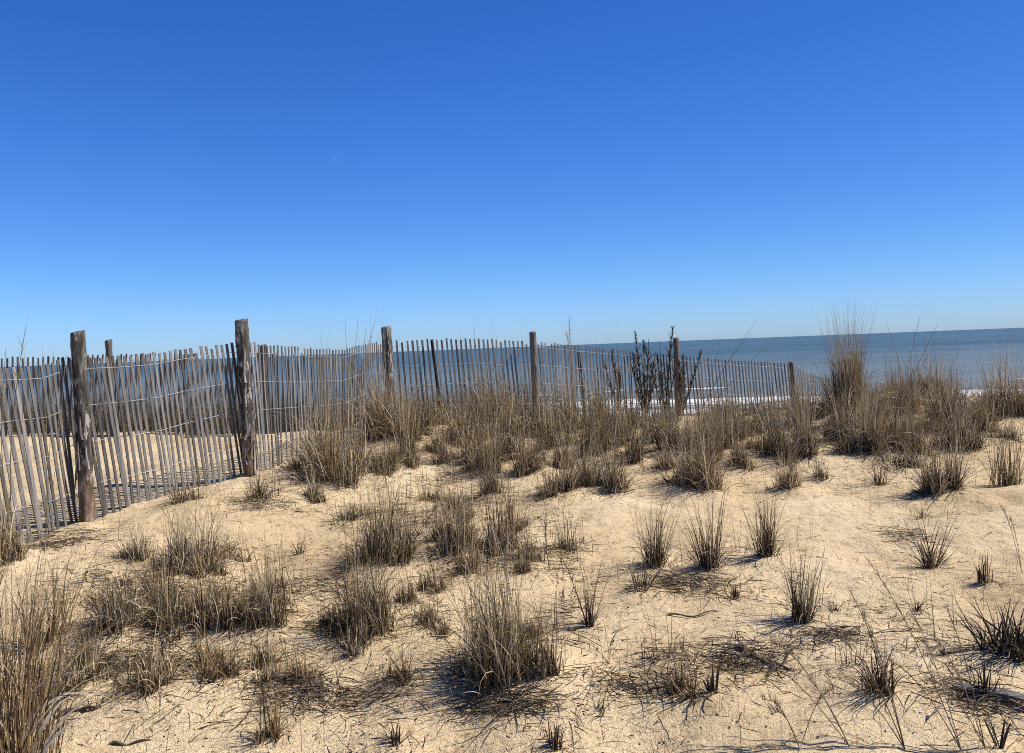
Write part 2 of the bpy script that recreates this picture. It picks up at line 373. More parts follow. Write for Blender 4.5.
BAND = {  # zone: (label, list)
 'thirdpost': ('brown grass tuft in the thicket around the foot of the third fence post',
   [(400,450,46,60),(420,446,40,54),(440,470,38,34),(412,478,34,36),(455,452,44,56),(385,482,40,40),(430,428,40,50),(470,436,44,58)]),
 'midleft': ('brown grass tuft in the crowd left of the middle, before the upright slats',
   [(488,446,44,62),(510,470,50,66),(478,474,40,44),(530,440,46,60),(526,484,40,44),(498,500,36,52),(505,424,40,46),(545,456,46,56)]),
 'middle': ('brown grass tuft in the crowd below the dark seed-headed plants',
   [(566,432,46,66),(580,462,52,66),(610,452,52,60),(560,474,40,50),(630,436,44,44),(640,468,46,48),(660,446,44,40),(676,462,46,50),(600,424,40,52),(636,418,40,30),(664,424,40,30)]),
 'midright': ('brown grass tuft in the crowd before the white surf and the fence end',
   [(700,452,50,54),(722,468,48,52),(716,436,48,40),(742,446,50,46),(750,474,40,44),(766,432,48,38),(776,456,50,56),(792,438,48,44),(815,428,50,44),(758,420,44,30),(728,416,44,28),(800,420,44,40)]),
 'right': ('brown grass tuft in the tall crowd right of the feathery giant',
   [(832,452,50,54),(858,456,50,60),(890,446,54,66),(912,462,54,68),(905,430,52,54),(930,440,54,66),(955,455,54,68),(876,428,50,46),(960,425,50,60),(925,408,50,48),(972,440,44,50),(896,412,46,40),(1000,446,40,30),(870,410,44,30)]),
}
fr = np.random.default_rng(5)
def scatter(boxes):
    out = []
    for x0, y0, x1, y1, n_ in boxes:
        for _ in range(n_): out.append((fr.uniform(x0, x1), fr.uniform(y0, y1), fr.uniform(24, 52), fr.uniform(18, 46)))
    return out
BAND['lefthollow'] = ('small ragged tuft among the matted dead stems of the left foreground', scatter([(85, 590, 310, 645, 11), (70, 660, 310, 712, 9), (140, 545, 240, 585, 4)]))
BAND['centre'] = ('small ragged tuft between the bushier tufts left of the middle', scatter([(315, 490, 470, 560, 7), (440, 505, 590, 590, 9), (330, 600, 470, 660, 5), (300, 470, 420, 500, 5), (420, 590, 600, 650, 3)]))
GROUPS = {'lefthollow': 'small ragged tufts in the left foreground', 'centre': 'small ragged tufts left of the middle', 'thirdpost': 'grass tufts around the third post', 'midleft': 'grass tufts crowded left of the middle', 'middle': 'grass tufts crowded in the middle', 'midright': 'grass tufts crowded before the surf', 'right': 'grass tufts crowded on the right'}

placed = []
for t_ in TUFTS:
    if t_[4] == 'skip': continue
    if t_[1] > 760:
        x, y = at(t_[0], 753); x *= .93; y *= .93
    else: x, y = at(t_[0], t_[1])
    placed.append([x, y, *t_[2:], None])
for z_, (lab, lst) in BAND.items():
    if z_ not in ('lefthollow', 'centre'): lst = lst + [(px+fr.uniform(-24, 24), min(py+fr.uniform(-14, 12), 482), w*fr.uniform(.6, 1), h*fr.uniform(.55, .95)) for px, py, w, h in lst]
    for px, py, w, h in lst:
        px += rng.normal(0, 3)
        x, y = at(px, py); placed.append([x, y, w, h, 'ragged' if z_ in ('lefthollow', 'centre') else 'band', lab, z_])
for q in placed:
    wm = q[2]*q[1]/F
    amp = {'bush': .05, 'big': .08, 'giant': .10, 'dense': .06, 'band': .05, 'spiky': .06, 'bent': .035, 'fan': .035, 'low': .03}.get(q[4], .015)
    MOUNDS.append((q[0]+.05*wm, q[1], amp, max(.12, wm*.55)))

for _ in range(150):                                     # old footprints and wind hollows
    fx_ = rng.uniform(-4, 6); fy_ = 2.4+7*rng.random()**1.3
    if fy_ < 10 and fx_ < np.interp(fy_, NEARP[:16, 1], NEARP[:16, 0])+.3: continue
    MOUNDS.append((fx_, fy_, -rng.uniform(.012, .04), rng.uniform(.05, .12)))
    if rng.random() < .5: MOUNDS.append((fx_-.10, fy_+rng.uniform(-.06, .06), rng.uniform(.01, .02), rng.uniform(.05, .09)))
# ------------------------------------------------------------------ ground sheet
def graded(core0, core1, step, lo, hi, growth=1.12):
    a = list(np.arange(core0, core1+1e-6, step)); s = step
    while a[-1] < hi: s *= growth; a.append(min(a[-1]+s, hi))
    s = step
    while a[0] > lo: s *= growth; a.insert(0, max(a[0]-s, lo))
    return np.array(a)
gx = graded(-6.5, 8.5, .045, -600, 600); gy_ = graded(1.6, 12, .042, -60, 75, 1.06)
GX, GY = np.meshgrid(gx, gy_)
GZ = ground(GX, GY)
nx, ny = len(gx), len(gy_)
idx = np.arange(nx*ny).reshape(ny, nx)
FQ = np.stack([idx[:-1, :-1], idx[:-1, 1:], idx[1:, 1:], idx[1:, :-1]], -1).reshape(-1, 4)
tag(mesh_obj('sand_ground', np.stack([GX, GY, GZ], -1).reshape(-1, 3), FQ, M['sand']), kind='structure')
def gz(x, y): return ground(np.atleast_1d(x), np.atleast_1d(y))

# ------------------------------------------------------------------ sea
SEA = EYE - 5.0
def sea_mat():
    m, t, b = new_mat('sea_water'); L = t.links.new
    tc = N(t, 'TexCoord'); O = tc.outputs['Object']
    sx = N(t, 'SeparateXYZ'); L(O, sx.inputs[0])
    mp = N(t, 'Mapping'); mp.inputs['Scale'].default_value = (.10, .45, 1); L(O, mp.inputs[0])
    n1 = N(t, 'TexNoise'); n1.inputs['Scale'].default_value = 1; n1.inputs['Detail'].default_value = 8; n1.inputs['Roughness'].default_value = .62; L(mp.outputs[0], n1.inputs[0])
    mp2 = N(t, 'Mapping'); mp2.inputs['Scale'].default_value = (.012, .03, 1); L(O, mp2.inputs[0])
    n2 = N(t, 'TexNoise'); n2.inputs['Scale'].default_value = 1; n2.inputs['Detail'].default_value = 5; L(mp2.outputs[0], n2.inputs[0])
    deep = ramp(t, [(.35, (.044, .084, .110)), (.65, (.075, .125, .155))], n2.outputs[0])
    shal = ramp(t, [(.3, (.115, .150, .163)), (.7, (.17, .21, .222))], n2.outputs[0])
    mr = N(t, 'MapRange'); mr.inputs['From Min'].default_value = 60; mr.inputs['From Max'].default_value = 260; L(sx.outputs[1], mr.inputs[0])
    c = mix(t, shal.outputs[0], deep.outputs[0], mr.outputs[0])
    # surf: two torn bands of foam and the swash at the beach
    mp3 = N(t, 'Mapping'); mp3.inputs['Scale'].default_value = (.045, .16, 1); L(O, mp3.inputs[0])
    n3 = N(t, 'TexNoise'); n3.inputs['Scale'].default_value = 1; n3.inputs['Detail'].default_value = 7; n3.inputs['Roughness'].default_value = .6; L(mp3.outputs[0], n3.inputs[0])
    yd = N(t, 'MapRange'); yd.inputs['From Min'].default_value = 47; yd.inputs['From Max'].default_value = 105; yd.inputs['To Min'].default_value = 0; yd.inputs['To Max'].default_value = 1; L(sx.outputs[1], yd.inputs[0])
    prof = ramp(t, [(.0, (.54,)*3), (.30, (.51,)*3), (.36, (.36,)*3), (.46, (.37,)*3), (.52, (.44,)*3), (.58, (.34,)*3), (.8, (.33,)*3), (1, (.2,)*3)], yd.outputs[0])
    sm = N(t, 'Math', operation='ADD'); L(prof.outputs[0], sm.inputs[0]); L(n3.outputs[0], sm.inputs[1])
    fm = ramp(t, [(.95, (0, 0, 0)), (1.03, (1, 1, 1))], sm.outputs[0])
    c = mix(t, c, (.82, .84, .85), fm.outputs[0])
    L(c, b.inputs['Base Color'])
    rr = N(t, 'MapRange'); rr.inputs['To Min'].default_value = .42; rr.inputs['To Max'].default_value = .95; L(fm.outputs[0], rr.inputs[0]); L(rr.outputs[0], b.inputs['Roughness'])
    b.inputs['Specular IOR Level'].default_value = .22; b.inputs['IOR'].default_value = 1.33
    bp = N(t, 'Bump'); bp.inputs['Strength'].default_value = 1.0; bp.inputs['Distance'].default_value = .9; L(n1.outputs[0], bp.inputs['Height']); L(bp.outputs[0], b.inputs['Normal'])
    return m
sxs = graded(-70, 110, .9, -30000, 30000, 1.25); sys_ = graded(44, 130, .6, 44, 45000, 1.13)
SX, SY = np.meshgrid(sxs, sys_)
fade = sstep(400, 90, SY)
SZ = SEA + fade*(.34*vnoise(SX*.05, SY*.22, 61)+.22*vnoise(SX*.16, SY*.5, 62)) + .25*np.exp(-((SY-74-3*vnoise(SX*.03, SX*0, 63)*2)/2.2)**2)
idx = np.arange(SX.size).reshape(SX.shape)
FQ = np.stack([idx[:-1, :-1], idx[:-1, 1:], idx[1:, 1:], idx[1:, :-1]], -1).reshape(-1, 4)
tag(mesh_obj('sea', np.stack([SX, SY, SZ], -1).reshape(-1, 3), FQ, sea_mat()), kind='structure')

# ------------------------------------------------------------------ fences
def resample(P, px, step):
    seg = np.linalg.norm(np.diff(P[:, :2], axis=0), axis=1); s = np.concatenate([[0], np.cumsum(seg)])
    out = [0.0]
    while out[-1] < s[-1]: out.append(out[-1] + (step(float(np.interp(out[-1], s, px))) if callable(step) else step)*random.uniform(.94, 1.06))
    q = np.array(out[:-1])
    return np.stack([np.interp(q, s, P[:, k]) for k in range(3)], 1), np.interp(q, s, px)
def box_slat(g, top, base, along, w, th, T):
    """a split lath from base to top, its flat face across the fence line; four lengthwise segments, a little bowed"""
    across = np.array((-along[1], along[0], 0)); V = []
    bow = random.gauss(0, .006)
    for k in range(4):
        u = k/3; c = base*(1-u)+top*u + across*bow*math.sin(math.pi*u)
        ww = w*(1+random.gauss(0, .03))
        for a, b in ((-1, -1), (1, -1), (1, 1), (-1, 1)): V.append(c + along*a*ww/2 + across*b*th/2)
    Fq = [(3, 2, 1, 0), (12, 13, 14, 15)]
    for k in range(3):
        for j in range(4):
            i = k*4; Fq.append((i+j, i+(j+1) % 4, i+4+(j+1) % 4, i+4+j))
    g.add(V, Fq, T)
def lean_at(px):
    return np.interp(px, [-90, 60, 150, 235, 262, 320, 350, 387, 411, 520, 560, 790, 900], [.13, .12, .12, .10, .03, -.02, -.05, -.02, .06, .07, .03, .09, .10])

def make_post(parent, px, py, Y, r, mat, depth=None, lean=(0, 0), bark=0, tall=None, knots=True, offset=(0, 0)):
    top = at_depth(px, py, Y); top[0] += offset[0]; top[1] += offset[1]
    zg = float(gz(top[0], top[1])[0]) - .25
    hgt = top[2]-zg
    sides, rows = 26, 60
    V = []; ph = random.uniform(0, 9)
    for i in range(rows):
        u = i/(rows-1); z = zg + hgt*u
        for j in range(sides):
            a = 2*math.pi*j/sides
            rr = r*(1.10-.14*u)*(1 + .16*float(vnoise(np.array(a*3.2+ph), np.array(z*16), 33)) + .12*float(vnoise(np.array(math.cos(a)*1.3+ph), np.array(z*7+math.sin(a)*1.3), 31)) + .16*float(vnoise(np.array(a*2.2+ph), np.array(z*1.2), 32)))
            kn = .10*math.exp(-((z*3.1+ph) % 1.0-.5)**2*60)*max(0, math.cos(a-ph*2)) if knots else 0
            rr *= 1+kn
            V.append((top[0]-lean[0]*hgt*(1-u)+rr*math.cos(a), top[1]-lean[1]*hgt*(1-u)+rr*math.sin(a), z + (.012*math.cos(a-1) if i == rows-1 else 0)))
    Fq = [(i*sides+j, i*sides+(j+1) % sides, (i+1)*sides+(j+1) % sides, (i+1)*sides+j) for i in range(rows-1) for j in range(sides)]
    b = (rows-1)*sides
    Fq.append((b, b+1, b+sides-2, b+sides-1))
    for j in range(1, sides//2-1): Fq.append((b+j, b+j+1, b+sides-2-j, b+sides-1-j))
    org = np.array((top[0], top[1], zg+.25))
    V = np.array(V)-org
    o = mesh_obj('post', V, Fq, mat, parent, np.full(len(V), random.uniform(.3, .7)), True)
    o.location = org - np.array(parent.location)
    if bark:
        for _ in range(bark):
            g = Geo(); a = random.uniform(-2.6, .9); z0 = random.uniform(.25, hgt*.78); Lb = random.uniform(.10, .34)
            pts = []
            for k in range(5):
                u = k/4; rr = r*(1.10-.1*(z0/hgt)) + .004 + .02*u*u*random.uniform(.2, 1); aa = a+.25*u*random.uniform(-1, 1)
                pts.append((rr*math.cos(aa)-lean[0]*(hgt-.25-z0), rr*math.sin(aa)-lean[1]*(hgt-.25-z0), z0-Lb*u))
            pts = np.array(pts); sd = np.array((-math.sin(a), math.cos(a), 0))*random.uniform(.004, .011)
            nn = np.array((math.cos(a), math.sin(a), 0))*.0025
            V = np.stack([pts-sd, pts-sd+nn, pts+sd+nn, pts+sd], 1).reshape(-1, 3)
            Fq = [(i*4+j, i*4+(j+1) % 4, i*4+4+(j+1) % 4, i*4+4+j) for i in range(4) for j in range(4)] + [(0, 1, 2, 3), (19, 18, 17, 16)]
            g.add(V, Fq, random.uniform(.2, .9)); g.build('bark_strip', M['bark'], o)
    return o

def build_fence(name, label, ctrl, P, bays, step, wires, lean_f, zbase):
    px = np.array([c[0] for c in ctrl], float)
    S, spx = resample(P, px, step)
    root = empty(name, tuple(zbase)); tag(root, label, 'fence')
    tan = np.gradient(S, axis=0); tan[:, 2] = 0; tan /= np.linalg.norm(tan, axis=1)[:, None]
    edges = list(bays)
    for a, b in zip(edges[:-1], edges[1:]):
        m = np.nonzero((spx >= a) & (spx < b))[0]
        if len(m) < 2: continue
        g = Geo(); wpts = {w: [] for w in wires}
        for i in m:
            al = tan[i]; ln = float(lean_f(spx[i])) + random.gauss(0, .007)
            top = S[i].copy(); line = top.copy(); top[2] += random.gauss(0, .007)
            if random.random() < .05: top[2] -= random.uniform(.02, .07)
            base = top - np.array((0, 0, SLAT)) + al*ln*SLAT + np.array((-al[1], al[0], 0))*random.gauss(0, .012)
            yaw = random.gauss(0, .07); ca, sa = math.cos(yaw), math.sin(yaw)
            al2 = np.array((al[0]*ca-al[1]*sa, al[0]*sa+al[1]*ca, 0))
            box_slat(g, top, base, al2, random.gauss(.0255, .0018), .007, np.clip(random.gauss(.5, .24), 0, 1))
            for w in wires:
                wpts[w].append(line + np.array((0, 0, -w)) + al*ln*w)
        panel = g.build('slat_panel', M['slat'], root, smooth=False, origin=np.array(zbase))
        for w in wires:
            P_ = np.array(wpts[w]); P_ = P_ + np.array((0, 0, .004))
            q = np.linspace(0, len(P_)-1, len(P_)*2-1); P_ = np.stack([np.interp(q, np.arange(len(P_)), P_[:, k]) for k in range(3)], 1)
            tn = np.gradient(P_, axis=0); ac = np.stack([-tn[:, 1], tn[:, 0], np.zeros(len(tn))], 1); ac /= np.linalg.norm(ac, axis=1)[:, None]+1e-9
            wg = Geo()
            for sgn in (1, -1):                                  # two strands, one each side of every lath, crossing between laths
                ph = np.where(np.arange(len(P_)) % 2 == 0, np.where((np.arange(len(P_))//2) % 2 == 0, 1., -1.), 0.)
                wg.tube(P_ + ac*(.0075*sgn*ph)[:, None], .0019, 4, caps=False)
            wg.build('wire', M['wire'], panel, origin=np.array(zbase))
    return root

p0 = at_depth(80, 532, 5.6)
nf = build_fence('sand_fence', 'long wooden slat and wire sand fence with round posts running beside the grass', NEAR, NEARP,
                 [-90, 74, 245, 315, 387, 532, 675, 790, 905], lambda q: .055 if q < 250 else .072, (.09, .36, .63, .94), lean_at, np.array((p0[0], p0[1], 0)))
p1 = at_depth(110, 435, 11.5)
ff = build_fence('sand_fence', 'second slat fence seen through the near fence, across the sandy path', FAR, FARP,
                 [-120, -40, 110, 263, 364], .072, (.09, .36, .63, .94), lambda q: -.09+.05*math.sin(q*.05), np.array((p1[0], p1[1], 0)))
OFF = .075
make_post(nf, 75, 332, 5.6, .047, M['post'], lean=(.012, 0), bark=14, offset=(.05, -.05))
make_post(nf, 237, 320, 7.08, .056, M['post'], lean=(-.005, 0), bark=12, offset=(.06, -.05))
make_post(nf, 387, 327, 10.45, .062, M['post'], lean=(-.02, 0), bark=5, offset=(0, -.07))
make_post(nf, 532.5, 332, 11.45, .048, M['farpost'], lean=(-.01, 0), bark=2, offset=(0, -.06))
make_post(nf, 675, 338, 13.45, .050, M['farpost'], lean=(-.01, 0), bark=2, offset=(0, -.06))
make_post(nf, 790, 362, 14.3, .042, M['farpost'], lean=(-.045, 0), offset=(0, -.06))
o = make_post(nf, 432, 340, 10.72, .022, M['stake'], lean=(-.085, 0), knots=False, offset=(0, -.03)); o.name = 'stake'
o = make_post(nf, 579, 352, 12.25, .026, M['stake'], lean=(-.05, 0), knots=False, offset=(0, .05)); o.name = 'stake'
make_post(ff, 111, 340, 11.5, .044, M['farpost'], lean=(.02, 0), offset=(0, -.07))
make_post(ff, 265, 345, 11.5, .046, M['farpost'], lean=(.0, 0), offset=(0, -.07))
make_post(ff, -45, 343, 11.3, .058, M['farpost'], offset=(0, -.07))

# ------------------------------------------------------------------ grass tufts
def U(a, b, n): return rng.uniform(a, b, n)
def disc(x, y, r, n, squash=1.0):
    rr = r*np.sqrt(rng.random(n)); a = rng.random(n)*2*np.pi
    bx = x+rr*np.cos(a); by = y+rr*np.sin(a)*squash
    return bx, by, a, rr/max(r, 1e-6)
CL = None
def blade_set(g, x, y, r, n, lean, curve, length, width, tint, out=.6, az=None, **kw):
    """n blades rooted in a disc; they lean outward in proportion to out"""
    n = int(n)
    if n < 1: return
    bx, by, a, f = disc(x, y, r, n)
    sc = 1.0; cl = 0.0
    if CL is not None and az is None:
        k = rng.integers(0, len(CL), n)
        bx = x + CL[k, 0]*r + (bx-x)*.48; by = y + CL[k, 1]*r + (by-y)*.48; sc = CL[k, 2]; cl = CL[k, 3]
    azr = rng.random(n)*2*np.pi
    aa = np.where(rng.random(n) < out, a + rng.normal(0, .5, n), azr)
    if CL is not None and az is None: aa = np.where(rng.random(n) < .35, cl + rng.normal(0, .5, n), aa)
    if az is not None: aa = az + rng.normal(0, .4, n)
    ln = np.abs(rng.normal(lean[0], lean[1], n))*(.35+.65*f)
    cv = np.abs(rng.normal(curve[0], curve[1], n))
    base = np.stack([bx, by, ground(bx, by)-.012], 1)
    g.blades(base, aa, ln, cv, U(*length, n)*sc, U(*width, n), np.clip(rng.normal(tint[0], tint[1], n), 0, 1), **kw)

def make_tuft(x, y, wpx, hpx, style, label, group, lab_zone=None):
    wm, hm = wpx*y/F, hpx*y/F
    z0 = float(gz(x, y)[0]); org = np.array((x, y, z0))
    r = wm*.28
    wk = 1.0 + max(0, y-5)*.06                      # coarser, fewer blades far away
    dens = 1.0/wk
    global CL
    CL = None
    if style in ('bush', 'dense', 'band', 'big', 'paletuft', 'ragged', 'low', 'upright'):
        kc = rng.integers(3, 7); aC = rng.random(kc)*6.28; rC = np.sqrt(rng.random(kc))*.85
        CL = np.stack([rC*np.cos(aC), rC*np.sin(aC), rng.uniform(.5, 1.12, kc), rng.random(kc)*6.28], 1); CL[0, 2] = 1.12; CL[1, 2] = max(CL[1, 2], .95)
    root = empty({'stub': 'grass_stubs', 'vstub': 'grass_stubs', 'sprig': 'grass_sprig', 'stalk': 'grass_stalk'}.get(style, 'grass_tuft'), tuple(org))
    cat = {'stub': 'grass stubs', 'vstub': 'grass stubs', 'sprig': 'sprig', 'stalk': 'stalk'}.get(style, 'grass tuft')
    tag(root, label, cat, group)
    g = Geo(); s = Geo(); c = Geo()
    mat = M['grass'] if rng.random() < .6 else M['olive']
    w3 = (.0024*wk, .0078*wk)
    A = max(.6, (wm*hm)/.18)
    if style in ('bush', 'dense', 'band', 'big', 'paletuft', 'ragged'):
        hm *= {'ragged': 1.1, 'band': 1.30, 'bush': 1.25, 'dense': 1.25, 'big': 1.15, 'paletuft': 1.15}[style]; r *= 1.2
        if lab_zone == 'right': hm *= .82
        n = {'ragged': 120, 'bush': 225, 'dense': 270, 'band': 130, 'big': 270, 'paletuft': 260}[style]*dens*min(1.7, A**.6)
        blade_set(g, x, y, r*1.15, n*.20, (.7, .45), (.5, .6), (hm*.3, hm*.75), w3, (.5, .24), out=.3, kink=rng.normal(.5, .6, int(n*.20)))
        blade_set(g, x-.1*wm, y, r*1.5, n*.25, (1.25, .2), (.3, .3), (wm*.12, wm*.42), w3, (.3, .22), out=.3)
        blade_set(s, x-.12*wm, y, r*1.35, n*1.0, (1.28, .22), (.2, .3), (wm*.10, wm*.40), w3, (.2, .22), out=.3, segs=4)  # dark thatch laid on the shadow side, its colour standing in for deeper shade
        blade_set(g, x, y, r*1.2, n*(.02 if y > 10 else .10), (.05, .06), (.05, .12), (hm*.9, hm*1.45), (.0018*wk, .0034*wk), (.42, .2), out=.3)
        tn = .80 if style == 'paletuft' else .62
        blade_set(g, x, y, r*1.1, n*.45, (.10, .14), (.2, .35), (hm*.35, hm*1.0), w3, (tn, .30), out=.3)
        blade_set(g, x, y, r*1.15, n*.28, (.24, .26), (1.0, .9), (hm*.3, hm*.85), w3, (tn+.08, .30), out=.3)
        blade_set(g, x, y, r*1.2, n*.28, (.4, .4), (2.0, 1.2), (hm*.3, hm*.65), w3, (tn, .25), out=.35)
        blade_set(g, x, y, r, n*.12, (.12, .1), (.1, .12), (hm*.8, hm*(1.1 if y > 10 else 1.22)), (.0016*wk, .0026*wk), (tn, .15))
        blade_set(s, x, y, r*.95, 190*dens*min(2, A**.6), (.2, .2), (.2, .3), (hm*.12, hm*.45), (.0035*wk, .0075*wk), (.25, .22), segs=3)  # dead sheaths, darkened and packed denser to deepen the shade at the foot
        blade_set(c, x, y, r*1.0, max(3, n*.05), (.35, .35), (1.6, 1.0), (hm*.25, hm*.6), (.003*wk, .0055*wk), (.3, .25), kink=rng.normal(.3, .5, int(max(3, n*.05))))
    elif style == 'upright':
        n = 120*dens*min(2, A**.6)
        blade_set(g, x, y, r*1.2, n*.7, (.10, .08), (.12, .18), (hm*.55, hm*1.05), w3, (.42, .17))
        blade_set(g, x, y, r*1.3, n*.4, (.3, .2), (1.2, .8), (hm*.3, hm*.7), w3, (.46, .2))
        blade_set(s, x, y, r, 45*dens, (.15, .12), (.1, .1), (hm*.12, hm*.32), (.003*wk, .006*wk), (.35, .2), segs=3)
        blade_set(c, x, y, r, 5, (.4, .2), (1.6, .8), (hm*.35, hm*.6), (.003*wk, .005*wk), (.4, .25))
    elif style in ('sparse', 'fan'):
        hm *= 1.22
        n = (34 if style == 'sparse' else 84)*dens*min(2, A**.5)
        blade_set(g, x, y, r*.8, n*.6, (.16, .12), (.12, .25), (hm*.5, hm*1.1), w3, (.4, .24), out=.6)
        blade_set(g, x, y, r*.8, n*.5, (.5, .35), (1.1, .9), (hm*.25, hm*.7), w3, (.5, .26), out=.4)
        blade_set(s, x, y, r*.8, n*1.0, (.9, .5), (.2, .3), (hm*.1, hm*.4), (.0025*wk, .005*wk), (.35, .25), segs=3, out=.4)
        blade_set(s, x, y, r*.6, n*.9, (.2, .15), (.1, .2), (hm*.15, hm*.48), (.003*wk, .006*wk), (.3, .2), segs=3)
        blade_set(c, x, y, r*.7, 4, (.7, .3), (1.4, .7), (hm*.3, hm*.5), (.003*wk, .005*wk), (.4, .25))
    elif style == 'low':
        n = 150*dens*min(2.2, A**.5)
        blade_set(g, x, y, r*1.3, n*.5, (.5, .35), (.6, .6), (hm*.4, hm*1.0), w3, (.4, .17))
        blade_set(g, x, y, r*1.5, n*.5, (1.15, .25), (.5, .5), (wm*.2, wm*.5), w3, (.38, .2))
        blade_set(g, x, y, r, n*.12, (.15, .1), (.15, .2), (hm*.9, hm*1.35), w3, (.4, .15))
        blade_set(s, x, y, r, 60*dens, (.5, .4), (.4, .4), (hm*.15, hm*.5), (.003*wk, .006*wk), (.3, .2), segs=3)
        blade_set(c, x, y, r, 4, (.9, .3), (.8, .6), (wm*.2, wm*.4), (.003*wk, .005*wk), (.4, .25))
        if 'tall thin stalk' in label: blade_set(g, x-.01, y, .01, 2, (.04, .02), (.05, .02), (.30, .34), (.005, .006), (.15, .05))
    elif style == 'bent':
        blade_set(g, x, y, r*.9, 44, (.22, .2), (1.0, .9), (hm*.5, hm*1.1), (.004, .008), (.18, .16))
        blade_set(g, x, y, r*1.1, 44, (.6, .4), (1.7, 1.0), (hm*.4, hm*.9), (.003, .006), (.35, .25), kink=rng.normal(.4, .7, 44), out=.3)
        blade_set(s, x, y, r*.6, 40, (.3, .2), (.2, .3), (hm*.2, hm*.5), (.005, .009), (.3, .2), segs=3)
        blade_set(c, x, y, r*.8, 12, (.8, .4), (1.8, .8), (hm*.4, hm*.8), (.003, .005), (.2, .2))
    elif style == 'vee':
        for az, k in ((2.9, 16), (.25, 18)):
            blade_set(g, x, y, r*.5, k, (.42, .12), (.1, .15), (hm*.6, hm*1.2), (.004, .008), (.35, .25), az=az)
        blade_set(g, x, y, r*.8, 40, (.9, .3), (1.0, .6), (hm*.3, hm*.6), (.003, .005), (.35, .2))
        blade_set(s, x, y, r*.5, 34, (.5, .25), (.3, .3), (hm*.2, hm*.45), (.005, .009), (.25, .2), segs=3)
        blade_set(c, x, y, r*.8, 14, (.9, .3), (1.4, .8), (hm*.3, hm*.6), (.003, .006), (.5, .25))
    elif style == 'spiky':
        blade_set(g, x, y, r*1.15, 85, (.38, .25), (.35, .5), (hm*.4, hm*1.05), (.004, .010), (.45, .3), power=2.5, out=.45)
        blade_set(g, x, y, r*1.2, 90, (.8, .4), (1.0, .8), (hm*.3, hm*.7), (.003, .008), (.5, .3))
        blade_set(s, x, y, r, 60, (.45, .2), (.2, .2), (hm*.25, hm*.5), (.007, .012), (.2, .15), segs=3)
        blade_set(c, x, y, r*1.1, 14, (.9, .3), (1.2, .8), (hm*.3, hm*.6), (.004, .006), (.3, .25))
    elif style == 'stub':
        blade_set(s, x, y, r, 18 if wpx < 24 else 32, (.2, .14), (.06, .12), (hm*.3, hm*1.05), (.004*wk, .009*wk), (.5, .28), segs=3, power=4, tip=.3)
        blade_set(g, x, y, r*1.4, 14, (.9, .3), (.8, .5), (hm*.4, hm*.9), (.003, .005), (.3, .2))
    elif style == 'vstub':
        for az, L_ in ((3.0, 1.0), (.2, 1.05)):
            blade_set(s, x, y, .008, 3, (.33, .05), (-.1, .05), (hm*L_*.7, hm*L_*1.1), (.006, .011), (.4, .2), segs=4, az=az, power=4)
        blade_set(g, x, y, r*1.3, 14, (1.1, .3), (.5, .4), (hm*.4, hm*.8), (.003, .005), (.3, .2))
    elif style == 'sprig':
        blade_set(g, x, y, r*.7, 22, (.55, .3), (.6, .6), (hm*.5, hm*1.1), (.0025*wk, .0045*wk), (.25, .18))
        blade_set(s, x, y, r*.5, 9, (.4, .25), (.2, .2), (hm*.3, hm*.6), (.003*wk, .006*wk), (.3, .2), segs=3)
    elif style == 'stalk':
        sg = 2.95 if 'leaning brown' in label else 3.4
        blade_set(g, x, y, .03, 6, (.16, .10), (.05, .15), (hm*.5, hm*1.1), (.0025, .0045), (.35, .2), az=sg)
        blade_set(s, x, y, .04, 10, (.4, .3), (.3, .3), (hm*.12, hm*.3), (.004, .007), (.3, .2), segs=3)
    elif style == 'giant':
        n = 560; r *= .85; hm *= .95
        blade_set(g, x, y, r*.95, n*.7, (.07, .06), (.08, .12), (hm*.35, hm*.80), (.005, .010), (.5, .28), out=.6)
        blade_set(g, x, y, r*.9, n*.26, (.11, .08), (.10, .12), (hm*.75, hm*1.12), (.005, .008), (.58, .18), out=.7)
        blade_set(g, x, y, r*1.05, n*.5, (.3, .2), (1.7, 1.0), (hm*.25, hm*.65), (.006, .011), (.58, .28))
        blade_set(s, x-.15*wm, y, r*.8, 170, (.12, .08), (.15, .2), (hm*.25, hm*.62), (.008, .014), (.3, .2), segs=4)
        blade_set(c, x, y, r, 16, (.3, .2), (1.8, .8), (hm*.3, hm*.6), (.006, .009), (.4, .25))
    elif style == 'left':
        for _ in range(1):
            blade_set(g, x, y, .18, 180, (.10, .08), (.2, .25), (.5, 1.04), (.004, .007), (.36, .15), out=.6)
            blade_set(g, x-.03, y, .20, 190, (.2, .15), (1.0, .8), (.4, .95), (.003, .0075), (.56, .26), out=.3)
            blade_set(g, x+.05, y, .06, 14, (.16, .05), (.2, .1), (.6, .9), (.004, .006), (.36, .12), az=.3)
            blade_set(s, x, y, .12, 60, (.2, .12), (.1, .2), (.08, .25), (.004, .008), (.35, .2), segs=3)
            blade_set(c, x, y, .12, 9, (.25, .12), (2.0, .7), (.35, .6), (.004, .007), (.4, .25))
            blade_set(c, x+.10, y-.02, .03, 3, (.34, .05), (-1.1, .1), (.36, .50), (.012, .016), (.9, .1), az=.1, power=4, twist=np.full(3, -.6), drift=np.zeros(3))
            blade_set(c, x-.03, y, .05, 3, (.2, .1), (2.2, .4), (.5, .62), (.009, .013), (.8, .1), az=.1, power=4, twist=np.full(3, -.6), drift=np.zeros(3))
    if style in ('spiky', 'vstub', 'bent'): mat = M['stub'] if style != 'bent' else M['olive']
    if g.n: g.build('blades', mat, root, origin=org)
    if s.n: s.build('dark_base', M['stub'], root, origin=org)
    if c.n: c.build('curled_leaves', M['pale'], root, origin=org)
    return root

